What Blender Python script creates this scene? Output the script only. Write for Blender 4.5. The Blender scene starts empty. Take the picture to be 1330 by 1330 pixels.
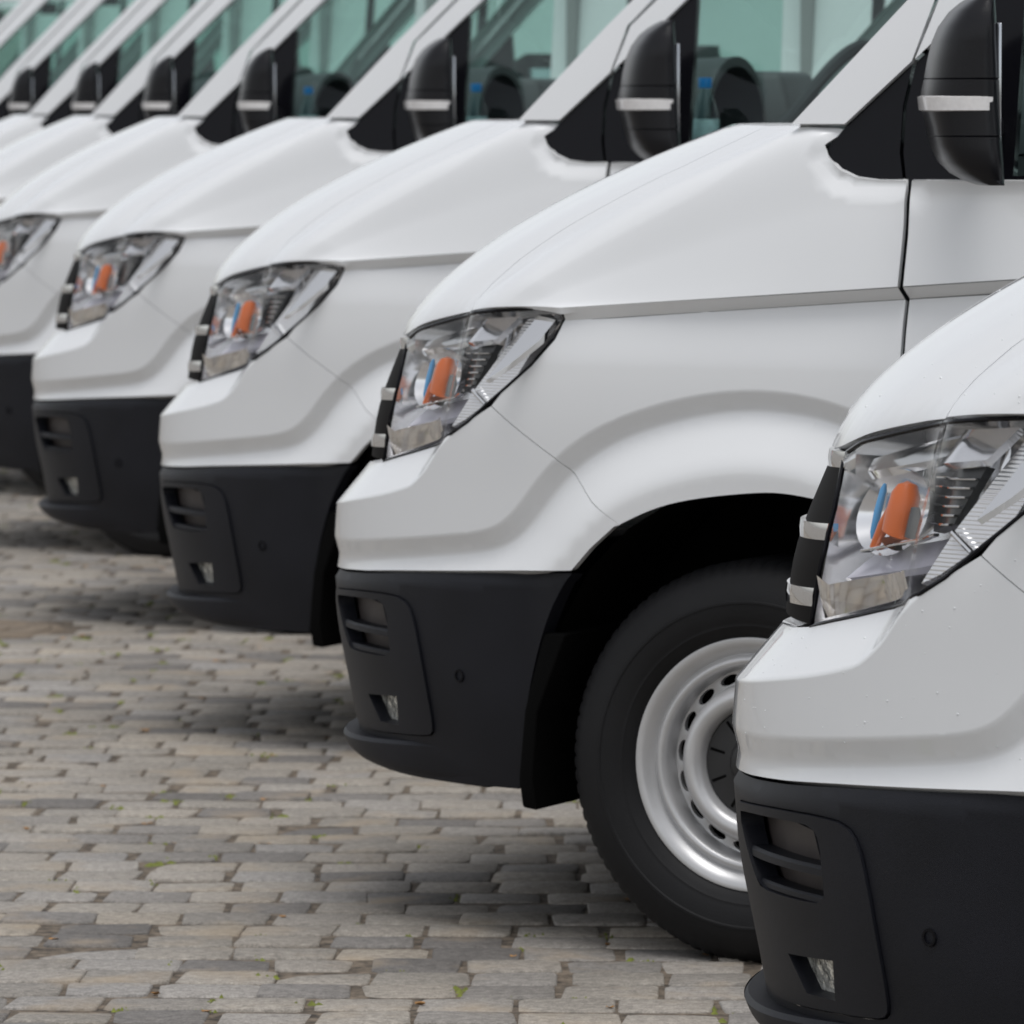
import bpy, bmesh, math, random
from mathutils import Vector, Matrix
from mathutils.geometry import delaunay_2d_cdt
R = math.radians
scene = bpy.context.scene
col = scene.collection
random.seed(7)

# ------------------------------------------------------------------ camera
CAM_H = 1.48
cam_d = bpy.data.cameras.new('camera')
cam = bpy.data.objects.new('camera', cam_d)
col.objects.link(cam)
cam.location = (0, 0, CAM_H)
cam.rotation_euler = (math.pi / 2 - math.atan(525 / 7900), 0, 0)
cam_d.sensor_width = 36
cam_d.lens = 7900 / 1330 * 36
cam_d.clip_start = 0.1
cam_d.clip_end = 3000
cam_d.dof.use_dof = True
cam_d.dof.focus_distance = 8.7
cam_d.dof.aperture_fstop = 14
scene.camera = cam

# ------------------------------------------------------------------ world, sun, exposure
world = bpy.data.worlds.new('World')
scene.world = world
world.use_nodes = True
nt = world.node_tree
nt.nodes.clear()
sky = nt.nodes.new('ShaderNodeTexSky')
sky.sky_type = 'NISHITA'
sky.sun_disc = False
sky.sun_elevation = R(74)
sky.sun_rotation = R(172)
sky.air_density = 1.0
sky.dust_density = 1.6
sky.ozone_density = 1.0
hs = nt.nodes.new('ShaderNodeHueSaturation')
hs.inputs['Saturation'].default_value = 0.19
bg = nt.nodes.new('ShaderNodeBackground')
bg.inputs['Strength'].default_value = 0.12
wo = nt.nodes.new('ShaderNodeOutputWorld')
nt.links.new(sky.outputs[0], hs.inputs['Color'])
nt.links.new(hs.outputs[0], bg.inputs['Color'])
nt.links.new(bg.outputs[0], wo.inputs['Surface'])
sun_d = bpy.data.lights.new('sun', 'SUN')
sun_d.energy = 0.95
sun_d.angle = R(35)
sun_d.color = (1, .985, .965)
sun = bpy.data.objects.new('sun', sun_d)
col.objects.link(sun)
sd = Vector((math.sin(R(172)) * math.cos(R(74)), math.cos(R(172)) * math.cos(R(74)), math.sin(R(74))))
sun.rotation_euler = sd.to_track_quat('Z', 'Y').to_euler()
sun.location = (0, 0, 30)
scene.view_settings.view_transform = 'Standard'
scene.view_settings.look = 'None'
scene.view_settings.exposure = 0.47
scene.view_settings.gamma = 1.0
scene.render.engine = 'CYCLES'
scene.render.resolution_x = 1024
scene.render.resolution_y = 1024

# ------------------------------------------------------------------ materials
def mat(name, base, rough=.5, metal=0, coat=0, spec=.5, bump=None, noise=None, trans=None, emis=None):
    m = bpy.data.materials.new(name)
    m.use_nodes = True
    n = m.node_tree
    b = n.nodes['Principled BSDF']
    b.inputs['Base Color'].default_value = (*base, 1)
    b.inputs['Roughness'].default_value = rough
    b.inputs['Metallic'].default_value = metal
    b.inputs['Coat Weight'].default_value = coat
    b.inputs['Coat Roughness'].default_value = .03
    b.inputs['Specular IOR Level'].default_value = spec
    tc = n.nodes.new('ShaderNodeTexCoord')
    if noise:
        sc, amt = noise
        t = n.nodes.new('ShaderNodeTexNoise')
        t.inputs['Scale'].default_value = sc
        t.inputs['Detail'].default_value = 6
        n.links.new(tc.outputs['Object'], t.inputs['Vector'])
        mp = n.nodes.new('ShaderNodeMapRange')
        mp.inputs['From Min'].default_value = .3
        mp.inputs['From Max'].default_value = .7
        mp.inputs['To Min'].default_value = 1 - amt
        mp.inputs['To Max'].default_value = 1 + amt
        n.links.new(t.outputs['Fac'], mp.inputs['Value'])
        mx = n.nodes.new('ShaderNodeMix')
        mx.data_type = 'RGBA'
        mx.blend_type = 'MULTIPLY'
        mx.inputs['Factor'].default_value = 1
        mx.inputs[6].default_value = (*base, 1)
        n.links.new(mp.outputs[0], mx.inputs[7])
        n.links.new(mx.outputs[2], b.inputs['Base Color'])
    if bump:
        sc, st = bump[:2]
        t = n.nodes.new('ShaderNodeTexNoise')
        t.inputs['Scale'].default_value = sc
        t.inputs['Detail'].default_value = 3
        n.links.new(tc.outputs['Object'], t.inputs['Vector'])
        bp = n.nodes.new('ShaderNodeBump')
        bp.inputs['Strength'].default_value = st
        bp.inputs['Distance'].default_value = bump[2] if len(bump) > 2 else .002
        n.links.new(t.outputs['Fac'], bp.inputs['Height'])
        n.links.new(bp.outputs[0], b.inputs['Normal'])
    return m

def glass(name, tint, rough=0.0, refl=1.0, ior=1.45):
    m = bpy.data.materials.new(name)
    m.use_nodes = True
    n = m.node_tree
    n.nodes.clear()
    tr = n.nodes.new('ShaderNodeBsdfTransparent')
    tr.inputs['Color'].default_value = (*tint, 1)
    gl = n.nodes.new('ShaderNodeBsdfGlossy')
    gl.inputs['Roughness'].default_value = rough
    gl.inputs['Color'].default_value = (refl, refl, refl, 1)
    fr = n.nodes.new('ShaderNodeFresnel')
    fr.inputs['IOR'].default_value = ior
    mx = n.nodes.new('ShaderNodeMixShader')
    o = n.nodes.new('ShaderNodeOutputMaterial')
    ge = n.nodes.new('ShaderNodeNewGeometry')
    mr = n.nodes.new('ShaderNodeMapRange')
    mr.inputs['To Min'].default_value = ior
    mr.inputs['To Max'].default_value = 1 / ior
    n.links.new(ge.outputs['Backfacing'], mr.inputs['Value'])
    n.links.new(mr.outputs[0], fr.inputs['IOR'])
    n.links.new(fr.outputs[0], mx.inputs[0])
    n.links.new(tr.outputs[0], mx.inputs[1])
    n.links.new(gl.outputs[0], mx.inputs[2])
    n.links.new(mx.outputs[0], o.inputs['Surface'])
    return m

M = {}
M['paint'] = mat('white_paint', (.78, .79, .80), .42, coat=1.0, spec=.4)
M['black_plastic'] = mat('black_plastic', (.0080, .0086, .0125), .50, spec=.24, bump=(700, .3), noise=(7, .22))
M['gloss_black'] = mat('gloss_black', (.006, .006, .008), .14, spec=.16)
M['liner'] = mat('liner_black', (.004, .004, .004), 1.0, spec=.05)
M['rubber'] = mat('tyre_rubber', (.008, .008, .009), .62, spec=.28, bump=(260, .2), noise=(9, .2))
M['rim'] = mat('silver_wheel_paint', (.55, .55, .555), .33, metal=.4, noise=(14, .06))
M['cap'] = mat('hub_cap_black', (.018, .018, .019), .45)
M['chrome'] = mat('chrome', (.80, .80, .80), .06, metal=1)
M['satin'] = mat('satin_reflector', (.86, .86, .87), .16, metal=.9)
M['bowl'] = mat('lamp_bowl', (.74, .74, .75), .16, metal=1)
M['lining'] = mat('cab_lining', (.34, .34, .34), .8)
M['lamp_dark'] = mat('lamp_dark', (.03, .03, .032), .3)
M['amber'] = mat('amber_reflection', (.62, .12, .006), .3)  # turn bulb's reflection in the dish, given as a solid colour
M['blue'] = mat('blue_reflection', (.07, .34, .68), .2)  # blue reflection inside the lamp, coloured onto a solid strip
M['frost'] = mat('ribbed_lamp_lens', (.58, .57, .64), .12, spec=.9)
M['lens'] = glass('headlight_lens', (.98, .98, .98), 0.0, ior=1.22)
M['window'] = glass('tinted_window_glass', (.79, .915, .88), 0.0)
M['mirror_glass'] = mat('mirror_glass', (.5, .52, .55), .03, metal=1)
M['dash'] = mat('dashboard_grey', (.055, .060, .066), .6, bump=(500, .2))
M['dash_dark'] = mat('dashboard_black', (.012, .012, .014), .6)
M['seat'] = mat('seat_fabric', (.04, .042, .045), .9, noise=(60, .25))
M['indicator'] = mat('clear_indicator', (.74, .72, .71), .12, spec=.9, noise=(90, .06))
M['under'] = mat('underbody', (.01, .01, .01), .9)
M['bottle'] = glass('bottle_plastic', (.82, .93, .95), .05)
M['bottle_cap'] = mat('bottle_cap_blue', (.01, .22, .62), .4)
M['bottle_label'] = mat('bottle_label', (.45, .62, .66), .5, noise=(40, .3))
M['lamp_red'] = mat('tail_lamp_red', (.35, .01, .01), .2, coat=1)

# ------------------------------------------------------------------ body surface functions (van space: x rearward, w half width, z up)
def hermite(tab):
    xs = [t[0] for t in tab]; ys = [t[1] for t in tab]; n = len(xs)
    d = [(ys[i+1]-ys[i])/(xs[i+1]-xs[i]) for i in range(n-1)]
    m = [d[0]]+[0 if d[i-1]*d[i] <= 0 else 2*d[i-1]*d[i]/(d[i-1]+d[i]) for i in range(1, n-1)]+[d[-1]]
    def f(x):
        if x <= xs[0]: return ys[0]+m[0]*(x-xs[0])
        if x >= xs[-1]: return ys[-1]+m[-1]*(x-xs[-1])
        i = 0
        while x > xs[i+1]: i += 1
        h = xs[i+1]-xs[i]; t = (x-xs[i])/h
        return ((1+2*t)*(1-t)**2*ys[i]+t*(1-t)**2*h*m[i]+t*t*(3-2*t)*ys[i+1]+t*t*(t-1)*h*m[i+1])
    return f
def sstep(a, b, x):
    t = min(1, max(0, (x-a)/(b-a)))
    return t*t*(3-2*t)
XS = .76
MM, NN = 2.7, 2.0
xf = hermite([(.20,-.045),(.30,-.067),(.42,-.089),(.55,-.114),(.66,-.122),(.76,-.114),(.90,-.094),(1.06,-.026),(1.2,.04)])
ws = hermite([(.20,.930),(.30,.950),(.45,.972),(.66,.985),(.80,.990),(.95,.996),(1.03,.994),(1.09,.985),(1.16,.966)])
zc = hermite([(0,.735),(.3,.748),(.477,.770),(.63,.803),(.667,.832),(.70,.880),(.725,.906),(1.0,1.10)])
zb = hermite([(0,.815),(.3,.822),(.464,.835),(.576,.860),(.667,.884),(.722,.903),(.76,.926),(1.0,1.10)])
PATH = [(-1,.662),(0,.668),(.2,.687),(.38,.706),(.49,.720),(.545,.752),(.609,.828),(.669,.881),(.76,.930),(.895,.969),(1.02,.982),(1.15,.966),(1.25,.925),(1.33,.86),(1.40,.77),(1.46,.66),(1.50,.5),(1.52,.2)]
def chaikin(p, k):
    for _ in range(k):
        q = [p[0]]
        for a, b in zip(p, p[1:]):
            q += [(a[0]*.75+b[0]*.25, a[1]*.75+b[1]*.25), (a[0]*.25+b[0]*.75, a[1]*.25+b[1]*.75)]
        p = q+[p[-1]]
    return p
PATHS = chaikin(PATH, 3)
def sdist(x, z):
    best = 9; sg = 1
    for (x0, z0), (x1, z1) in zip(PATHS, PATHS[1:]):
        dx, dz = x1-x0, z1-z0
        t = ((x-x0)*dx+(z-z0)*dz)/(dx*dx+dz*dz)
        t = min(1, max(0, t))
        ex, ez = x-x0-t*dx, z-z0-t*dz
        d = ex*ex+ez*ez
        if d < best:
            best = d; sg = 1 if dx*ez-dz*ex >= 0 else -1
    return sg*math.sqrt(best)
PROF = [(-.40,.0300),(-.128,.0290),(-.118,.0276),(-.110,.0252),(-.102,.0218),(-.094,.0180),(-.04,-.0110),(-.028,-.0165),(-.020,-.0185),(-.014,-.0178),(.015,0),(.5,0)]
def prof(d):
    if d >= .015: return 0
    for (a, p), (c, q) in zip(PROF, PROF[1:]):
        if d <= c: return p+(q-p)*(d-a)/(c-a)
    return 0
def plan(u, z):
    if u >= 1: return XS+(u-1.0), ws(z)
    ph = max(0, u)*math.pi/2
    return XS-(XS-xf(z))*math.cos(ph)**(2/NN), ws(z)*math.sin(ph)**(2/MM)
def plan_n(u, z):
    e = 2e-3
    x2, w2 = plan(u+e, z); x1, w1 = plan(max(0, u-e), z)
    tx, tw = x2-x1, w2-w1
    l = math.hypot(tx, tw) or 1
    return -tw/l, tx/l
def Lgen(u, z, off=0, flare=True, inset=True, skirt=False):
    s = -1 if u < 0 else 1
    u = abs(u)
    x, w = plan(u, z)
    nx, nw = plan_n(u, z)
    d = off
    if flare and .55 < z < 1.04: d += prof(sdist(x, z))*(.45+.55*sstep(.34, .66, u))
    if inset and u < .84: d -= .75*max(0, min(z, zb(u))-zc(u))
    if skirt:
        d += .024*sstep(.56, .69, x)*sstep(.35, .6, z)
        zs = seam(u)
        d -= .011*min(1, max(0, (z-zs+.019)/.017))*(1-.85*sstep(.56, .69, x))
    return x+nx*d, s*(w+nw*d), z
seam = hermite([(0,.618),(.3,.628),(.433,.634),(.63,.650),(.78,.661),(.93,.6725),(1.1,.68)])
def SL(p, q): return Lgen(p, q)
def SLoff(o): return lambda p, q: Lgen(p, q, off=o)
def SK(p, q): return Lgen(p, q, flare=False, inset=False, skirt=True)
def SKoff(o): return lambda p, q: Lgen(p, q, off=o, flare=False, inset=False, skirt=True)

# upper surface: hood and cheeks
ztop = hermite([(0,1.050),(.3,1.053),(.425,1.062),(.479,1.0815),(.558,1.0975),(.647,1.114),(.76,1.126),(.855,1.132),(.9,1.132)])
J_u = [0,.12,.25,.38,.50,.62,.75,.84,.90]
J_e = [Lgen(u_, ztop(u_)) for u_ in J_u]
J_we = [e_[1] for e_ in J_e]
J_we[8] += .024; J_we[7] += .014; J_we[6] += .004
J_xe = [e_[0] for e_ in J_e]
J_ze = [e_[2] for e_ in J_e]
J_w = [0,.30,.50,.65,.78,.88,.945,.975,1.000]
J_xc = [.68,.70,.755,.84,.94,1.04,1.10,1.12,1.12]
J_zc = [1.452,1.452,1.450,1.450,1.449,1.447,1.430,1.300,1.164]
J_q = [.6,.6,.6,.65,.70,.75,.80,.9,1.0]
ID = list(range(9))
def catm(v, t):
    i = int(min(7, max(0, math.floor(t)))); f = t-i
    g = lambda k: v[k] if 0 <= k <= 8 else (v[-k] if k < 0 else 2*v[8]-v[16-k])
    p0, p1, p2, p3 = (g(i-1), g(i), g(i+1), g(i+2))
    if i == 0 and (v is J_w or v is J_we): p0 = -v[1]
    return .5*(2*p1+(p2-p0)*f+(2*p0-5*p1+4*p2-p3)*f*f+(3*p1-p0-3*p2+p3)*f**3)
def zcb(x): return 1.109+(min(x, 2.4)-.645)*.072        # lower edge of the character line
def SU(a, b):
    s = -1 if b < 0 else 1
    b = abs(b)
    xe, xc = catm(J_xe, b), catm(J_xc, b)
    ze, z1 = catm(J_ze, b), catm(J_zc, b)
    q = catm(J_q, b)
    aa = max(0, a)
    if a <= 1:
        x = xe+aa*(xc-xe)
        z = ze+(z1-ze)*(aa**q if aa > 0 else 0)
        t = sstep(0, .7, aa)
        w = catm(J_we, b)*(1-t)+catm(J_w, b)*t
    else:
        x = xc+(a-1)
        w = catm(J_w, b)
        z = z1+.072*min(a-1, 1.28)*sstep(6.5, 8, b)
    return x, s*w, z
SHOULD = hermite([(0,6.40),(.148,6.36),(.376,6.29),(.627,6.20),(.777,6.04),(.961,5.60),(1.05,5.45),(2,5.4)])
TRI = [(1.157,1.452),(1.123,1.393),(1.139,1.367),(1.181,1.352),(1.30,1.352),(2.5,1.352)]
_SU0 = SU
def SU(a, b):
    x, w, z = _SU0(a, b)
    if a < 1.1:
        tt = abs(abs(b)-SHOULD(max(0, a)))/1.7
        if tt < 1:
            k = .0075*(1-tt)**2*sstep(-.02, .12, a)*(1-sstep(.93, 1.06, a))
            w += math.copysign(k*.75, w); z += k*.65
    if x > 1.02 and abs(b) > 5.5 and z > 1.28:
        best = 9
        for (x0, z0), (x1, z1) in zip(TRI, TRI[1:]):
            dx, dz = x1-x0, z1-z0
            k = min(1, max(0, ((x-x0)*dx+(z-z0)*dz)/(dx*dx+dz*dz)))
            best = min(best, math.hypot(x-x0-k*dx, z-z0-k*dz))
        d = .012*max(0, 1-best/.030)*sstep(5.5, 6.0, abs(b))
        w -= math.copysign(d, w)
    return x, w, z
def gw(z): return .957-.17*(z-1.36)-.05*max(0, z-1.9)**2
def SG(o=0):
    return lambda p, q: (p, gw(q)+o, q)

# ------------------------------------------------------------------ mesh helpers
def link(o):
    col.objects.link(o); return o
def new_mesh(name, verts, faces, m, parent=None, smooth=True, normals=None):
    me = bpy.data.meshes.new(name)
    me.from_pydata([tuple(v) for v in verts], [], faces)
    me.update()
    if isinstance(m, (list, tuple)):
        for k in m: me.materials.append(k)
    else: me.materials.append(m)
    if smooth:
        me.polygons.foreach_set('use_smooth', [True]*len(me.polygons))
    if normals:
        me.normals_split_custom_set_from_vertices([tuple(n) for n in normals])
    o = bpy.data.objects.new(name, me)
    link(o)
    o.parent = parent
    return o
def inside(poly, x, y):
    c = False; n = len(poly); j = n-1
    for i in range(n):
        xi, yi = poly[i]; xj, yj = poly[j]
        if (yi > y) != (yj > y) and x < (xj-xi)*(y-yi)/(yj-yi)+xi: c = not c
        j = i
    return c
def densify(poly, r):
    out = []
    n = len(poly)
    for i in range(n):
        a, b = poly[i], poly[(i+1) % n]
        k = max(1, int(math.hypot(b[0]-a[0], b[1]-a[1])/r+.5))
        out += [(a[0]+(b[0]-a[0])*j/k, a[1]+(b[1]-a[1])*j/k) for j in range(k)]
    return out
def area(p): return .5*sum(p[i][0]*p[(i+1) % len(p)][1]-p[(i+1) % len(p)][0]*p[i][1] for i in range(len(p)))
def shrink(poly, d):
    if area(poly) < 0: poly = poly[::-1]
    n = len(poly); out = []
    for i in range(n):
        a, b, c = poly[i-1], poly[i], poly[(i+1) % n]
        def nr(p, q):
            l = math.hypot(q[0]-p[0], q[1]-p[1]) or 1
            return -(q[1]-p[1])/l, (q[0]-p[0])/l
        n1, n2 = nr(a, b), nr(b, c)
        mx, my = n1[0]+n2[0], n1[1]+n2[1]
        l = max(.5, (mx*mx+my*my)/2)
        out.append((b[0]+mx*d/l, b[1]+my*d/l))
    return out
def roundpoly(p, k=2):
    for _ in range(k):
        q = []
        for i in range(len(p)):
            a, b = p[i], p[(i+1) % len(p)]
            q += [(a[0]*.75+b[0]*.25, a[1]*.75+b[1]*.25), (a[0]*.25+b[0]*.75, a[1]*.25+b[1]*.75)]
        p = q
    return p
def fnorm(S, p, q, e):
    a = Vector(S(p+e[0], q)); b = Vector(S(p-e[0], q)); c = Vector(S(p, q+e[1])); d = Vector(S(p, q-e[1]))
    n = (a-b).cross(c-d)
    return n.normalized() if n.length > 1e-12 else Vector((0, -1, 0))
def geo(S, poly, res=.015, su=1., sv=1., holes=(), gap=0., flange=.012, flip=False, fl_holes=True, feats=()):
    """sheet over a polygon in the surface's parameter space: vertices, faces, normals"""
    P = [(p*su, q*sv) for p, q in poly]
    if gap: P = shrink(P, gap)
    P = densify(P, res)
    HS = [densify([(p*su, q*sv) for p, q in h], res) for h in holes]
    pts = list(P); edges = [(i, (i+1) % len(P)) for i in range(len(P))]
    loops = [list(range(len(P)))]
    for h in HS:
        b = len(pts); pts += h
        edges += [(b+i, b+(i+1) % len(h)) for i in range(len(h))]
        loops.append(list(range(b, b+len(h))))
    for ft in feats:
        q = [(p*su, r_*sv) for p, r_ in ft]
        dn = []
        for a, c in zip(q, q[1:]):
            k = max(1, int(math.hypot(c[0]-a[0], c[1]-a[1])/res+.5))
            dn += [(a[0]+(c[0]-a[0])*j/k, a[1]+(c[1]-a[1])*j/k) for j in range(k)]
        dn.append(q[-1])
        prev = None
        for p in dn:
            ok = inside(P, *p) and not any(inside(hh, *p) for hh in HS) and min((p[0]-e_[0])**2+(p[1]-e_[1])**2 for e_ in pts) > (res*.3)**2
            if ok:
                pts.append(p)
                if prev is not None: edges.append((prev, len(pts)-1))
                prev = len(pts)-1
            else: prev = None
    bnd = list(pts)
    cell = {}
    for b in bnd: cell.setdefault((int(b[0]//res), int(b[1]//res)), []).append(b)
    x0, x1 = min(p[0] for p in P), max(p[0] for p in P)
    y0, y1 = min(p[1] for p in P), max(p[1] for p in P)
    j = 0; y = y0+res*.5
    while y < y1:
        x = x0+res*(.5 if j % 2 else .0)
        while x < x1:
            if inside(P, x, y) and not any(inside(h, x, y) for h in HS):
                cx, cy = int(x//res), int(y//res)
                ok = True
                for a in (-1, 0, 1):
                    for b in (-1, 0, 1):
                        for q in cell.get((cx+a, cy+b), ()):
                            if (q[0]-x)**2+(q[1]-y)**2 < (res*.55)**2: ok = False
                if ok: pts.append((x, y))
            x += res
        y += res*.87; j += 1
    r = delaunay_2d_cdt([Vector(p) for p in pts], edges, [], 0, 1e-7)
    vs = [(v.x, v.y) for v in r[0]]
    tris = []
    for f in r[2]:
        cx = sum(vs[i][0] for i in f)/3; cy = sum(vs[i][1] for i in f)/3
        if inside(P, cx, cy) and not any(inside(h, cx, cy) for h in HS): tris.append(tuple(f))
    V3 = []; N = []
    e = (.002/su, .002/sv)
    for (a, b) in vs:
        x, w, z = S(a/su, b/sv)
        n = fnorm(S, a/su, b/sv, e)
        V3.append(Vector((x, -w, z))); n = Vector((n.x, -n.y, n.z))
        N.append(n)
    # orient normals outwards (away from the van axis)
    tot = sum(n.dot(Vector((v.x-2.5, v.y, v.z-.7))) for v, n in zip(V3, N))
    if (tot < 0) != flip: N = [-n for n in N]
    T = []
    for f in tris:
        g = (V3[f[1]]-V3[f[0]]).cross(V3[f[2]]-V3[f[0]])
        T.append(f if g.dot(N[f[0]]+N[f[1]]+N[f[2]]) >= 0 else f[::-1])
    F = list(T); V = list(V3); NN_ = list(N)
    if flange:
        # map original boundary indices to output ones
        near = {}
        for i, v in enumerate(vs): near[(round(v[0], 6), round(v[1], 6))] = i
        for li, lp in enumerate(loops):
            if li and not fl_holes: continue
            idx = [near.get((round(pts[k][0], 6), round(pts[k][1], 6))) for k in lp]
            idx = [k for k in idx if k is not None]
            n = len(idx); b = len(V)
            for t in range(n):
                i0, i1, i2 = idx[t-1], idx[t], idx[(t+1) % n]
                tg = (V3[i2]-V3[i0]); nn = tg.cross(N[i1])
                nn = nn.normalized() if nn.length > 1e-9 else N[i1]
                cen = V3[i1]
                V.append(cen); V.append(cen-N[i1]*flange); NN_ += [nn, nn]
            for t in range(n):
                a, c = b+2*t, b+2*((t+1) % n)
                q = (a, c, c+1, a+1)
                g = (V[c]-V[a]).cross(V[a+1]-V[a])
                if g.dot(NN_[a]) < 0: q = q[::-1]
                F.append(q)
    return V, F, NN_

def multi(name, geos, m, parent, mirror=None):
    V = []; F = []; N = []
    for v, f, n in geos:
        b = len(V)
        V += v; N += n; F += [tuple(i+b for i in q) for q in f]
    o = new_mesh(name, V, F, m, parent, normals=N)
    if mirror is None: return o
    V2 = [Vector((v.x, -v.y, v.z)) for v in V]; N2 = [Vector((n.x, -n.y, n.z)) for n in N]
    o2 = new_mesh(name, V2, [f[::-1] for f in F], m, mirror, normals=N2)
    return o, o2
def panel(name, S, poly, m, parent, mirror=None, **k):
    return multi(name, [geo(S, poly, **k)], m, parent, mirror)

def mirror_copy(o, parent):
    me = o.data.copy()
    me.transform(Matrix.Diagonal((1, -1, 1, 1)))
    me.flip_normals()
    c = bpy.data.objects.new(o.name.split('.')[0], me)
    link(c); c.parent = parent
    return c

class MB:
    def __init__(s): s.v = []; s.f = []
    def box(s, x0, x1, y0, y1, z0, z1):
        b = len(s.v)
        s.v += [(x, y, z) for z in (z0, z1) for y in (y0, y1) for x in (x0, x1)]
        s.f += [tuple(b+i for i in q) for q in ((0,2,3,1),(4,5,7,6),(0,1,5,4),(2,6,7,3),(0,4,6,2),(1,3,7,5))]
        return s
    def loft(s, rings, cap=True, closed=True):
        b = len(s.v); n = len(rings[0])
        for r in rings: s.v += [tuple(p) for p in r]
        for i in range(len(rings)-1):
            for j in range(n if closed else n-1):
                k = (j+1) % n
                s.f.append((b+i*n+j, b+i*n+k, b+(i+1)*n+k, b+(i+1)*n+j))
        if cap:
            s.f.append(tuple(b+j for j in range(n))[::-1])
            s.f.append(tuple(b+(len(rings)-1)*n+j for j in range(n)))
        return s
    def tube(s, pts, r, n=8, cap=True):
        rings = []
        for i, p in enumerate(pts):
            p = Vector(p)
            d = (Vector(pts[min(i+1, len(pts)-1)])-Vector(pts[max(i-1, 0)])).normalized()
            u = d.orthogonal() if abs(d.z) > .9 else d.cross(Vector((0, 0, 1)))
            u.normalize(); v = d.cross(u)
            rr = r[i] if isinstance(r, (list, tuple)) else r
            rings.append([p+u*math.cos(2*math.pi*k/n)*rr+v*math.sin(2*math.pi*k/n)*rr for k in range(n)])
        return s.loft(rings, cap)
    def lathe(s, prof_, n=64, axis='y'):
        b = len(s.v); m = len(prof_)
        for k in range(n):
            a = 2*math.pi*k/n
            for (r, y) in prof_: s.v.append((r*math.cos(a), y, r*math.sin(a)) if axis == 'y' else (r*math.cos(a), r*math.sin(a), y))
        for k in range(n):
            k2 = (k+1) % n
            for i in range(m-1): s.f.append((b+k*m+i, b+k*m+i+1, b+k2*m+i+1, b+k2*m+i))
        return s
    def build(s, name, m, parent=None, bevel=0, smooth=True, auto=35, loc=None, subd=0):
        me = bpy.data.meshes.new(name)
        bm = bmesh.new()
        vs = [bm.verts.new(v) for v in s.v]
        for f in s.f:
            try: bm.faces.new([vs[i] for i in f])
            except ValueError: pass
        bmesh.ops.remove_doubles(bm, verts=bm.verts, dist=1e-6)
        bmesh.ops.recalc_face_normals(bm, faces=bm.faces)
        if bevel: bmesh.ops.bevel(bm, geom=[e for e in bm.edges if e.is_manifold and e.calc_face_angle(0) > R(25)], offset=bevel, segments=3, profile=.5, affect='EDGES')
        if subd:
            for _ in range(subd): bmesh.ops.subdivide_edges(bm, edges=bm.edges, cuts=1, use_grid_fill=True, smooth=1.0)
        if smooth:
            for f in bm.faces: f.smooth = True
            for e in bm.edges:
                if e.is_manifold and e.calc_face_angle(0) > R(auto): e.smooth = False
        bm.to_mesh(me); bm.free()
        me.materials.append(m)
        o = bpy.data.objects.new(name, me)
        link(o); o.parent = parent
        if loc: o.location = loc
        return o
def empty(name, parent=None, loc=(0, 0, 0)):
    o = bpy.data.objects.new(name, None)
    o.empty_display_size = .2
    link(o); o.parent = parent; o.location = loc
    return o
# ------------------------------------------------------------------ the van prototype
van = empty('delivery_van')
LENS = [(.425,1.058),(.479,1.0775),(.558,1.0935),(.647,1.110),(.76,1.122),(.855,1.129),(.886,1.126),(.9017,1.1148),(.8877,1.0767),(.8539,1.0303),(.813,.9876),(.7821,.957),(.752,.926),(.722,.9035),(.6667,.8835),(.576,.8605),(.466,.836),(.472,.885),(.474,.94),(.464,.990),(.445,1.028)]
THIN = [(.9015,.8694),(.963,.7954),(1.0075,.756)]
SU1 = 1.35
def xu(x, z):
    return 1+x-XS if x >= XS else math.acos(max(-1, min(1, (XS-x)/(XS-xf(z)))))/(math.pi/2)
# front bumper cover, painted
half = [(.9388,seam(.9388)+.001),(.9658,.7146),(.9984,.7538),(1.0075,.757)]+THIN[:2][::-1]+[(.792,.956)]+LENS[12:17]+[(.40,zb(.40)),(.2,zb(.2)),(0,zb(0))]
half[0:1] = [(.9388,seam(.9388)+.001)]
bot = [(u_,seam(u_)+.001) for u_ in (0,.1,.2,.3,.4,.5,.6,.7,.78,.86)]
poly = half+[(-a, b) for a, b in half[::-1][1:]]+[(-a, b) for a, b in bot[::-1]]+bot[1:]
def off_path(d):
    out = []
    n = len(PATHS)
    for i in range(n):
        a, c = PATHS[max(0, i-1)], PATHS[min(n-1, i+1)]
        l = math.hypot(c[0]-a[0], c[1]-a[1])
        out.append((PATHS[i][0]-(c[1]-a[1])/l*d, PATHS[i][1]+(c[0]-a[0])/l*d))
    out = [p for p in out if p[0] < 1.5]
    q = [(xu(max(x, xf(z)+.004), z), z) for x, z in densify(out, .02)[:-40] if x > -.11] if False else []
    for k in range(len(out)-1):
        a, c = out[k], out[k+1]
        m_ = max(1, int(math.hypot(c[0]-a[0], c[1]-a[1])/.02))
        for j in range(m_):
            x, z = a[0]+(c[0]-a[0])*j/m_, a[1]+(c[1]-a[1])*j/m_
            if x > xf(z)+.012: q.append((xu(x, z), z))
    return q
BAND = [off_path(.0195), off_path(.015), off_path(.0105), off_path(-.014), off_path(-.024), off_path(-.094), off_path(-.102), off_path(-.110), off_path(-.118), off_path(-.128)]
def par(pl, d):
    out = []
    for i in range(len(pl)):
        a, c = pl[max(0, i-1)], pl[min(len(pl)-1, i+1)]
        dx, dz = (c[0]-a[0])*SU1, c[1]-a[1]; l = math.hypot(dx, dz)
        out.append((pl[i][0]-dz/l*d/SU1, pl[i][1]+dx/l*d))
    return out
def both(fs): return list(fs)+[[(-a, c) for a, c in f] for f in fs]
LEDGE = [[(u_/100, zc(u_/100)) for u_ in range(-72, 73, 2) if zc(abs(u_/100)) < zb(abs(u_/100))]]
LEDGE = [[(u_/100, zc(abs(u_/100))) for u_ in range(-72, 73, 1)]]
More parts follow.
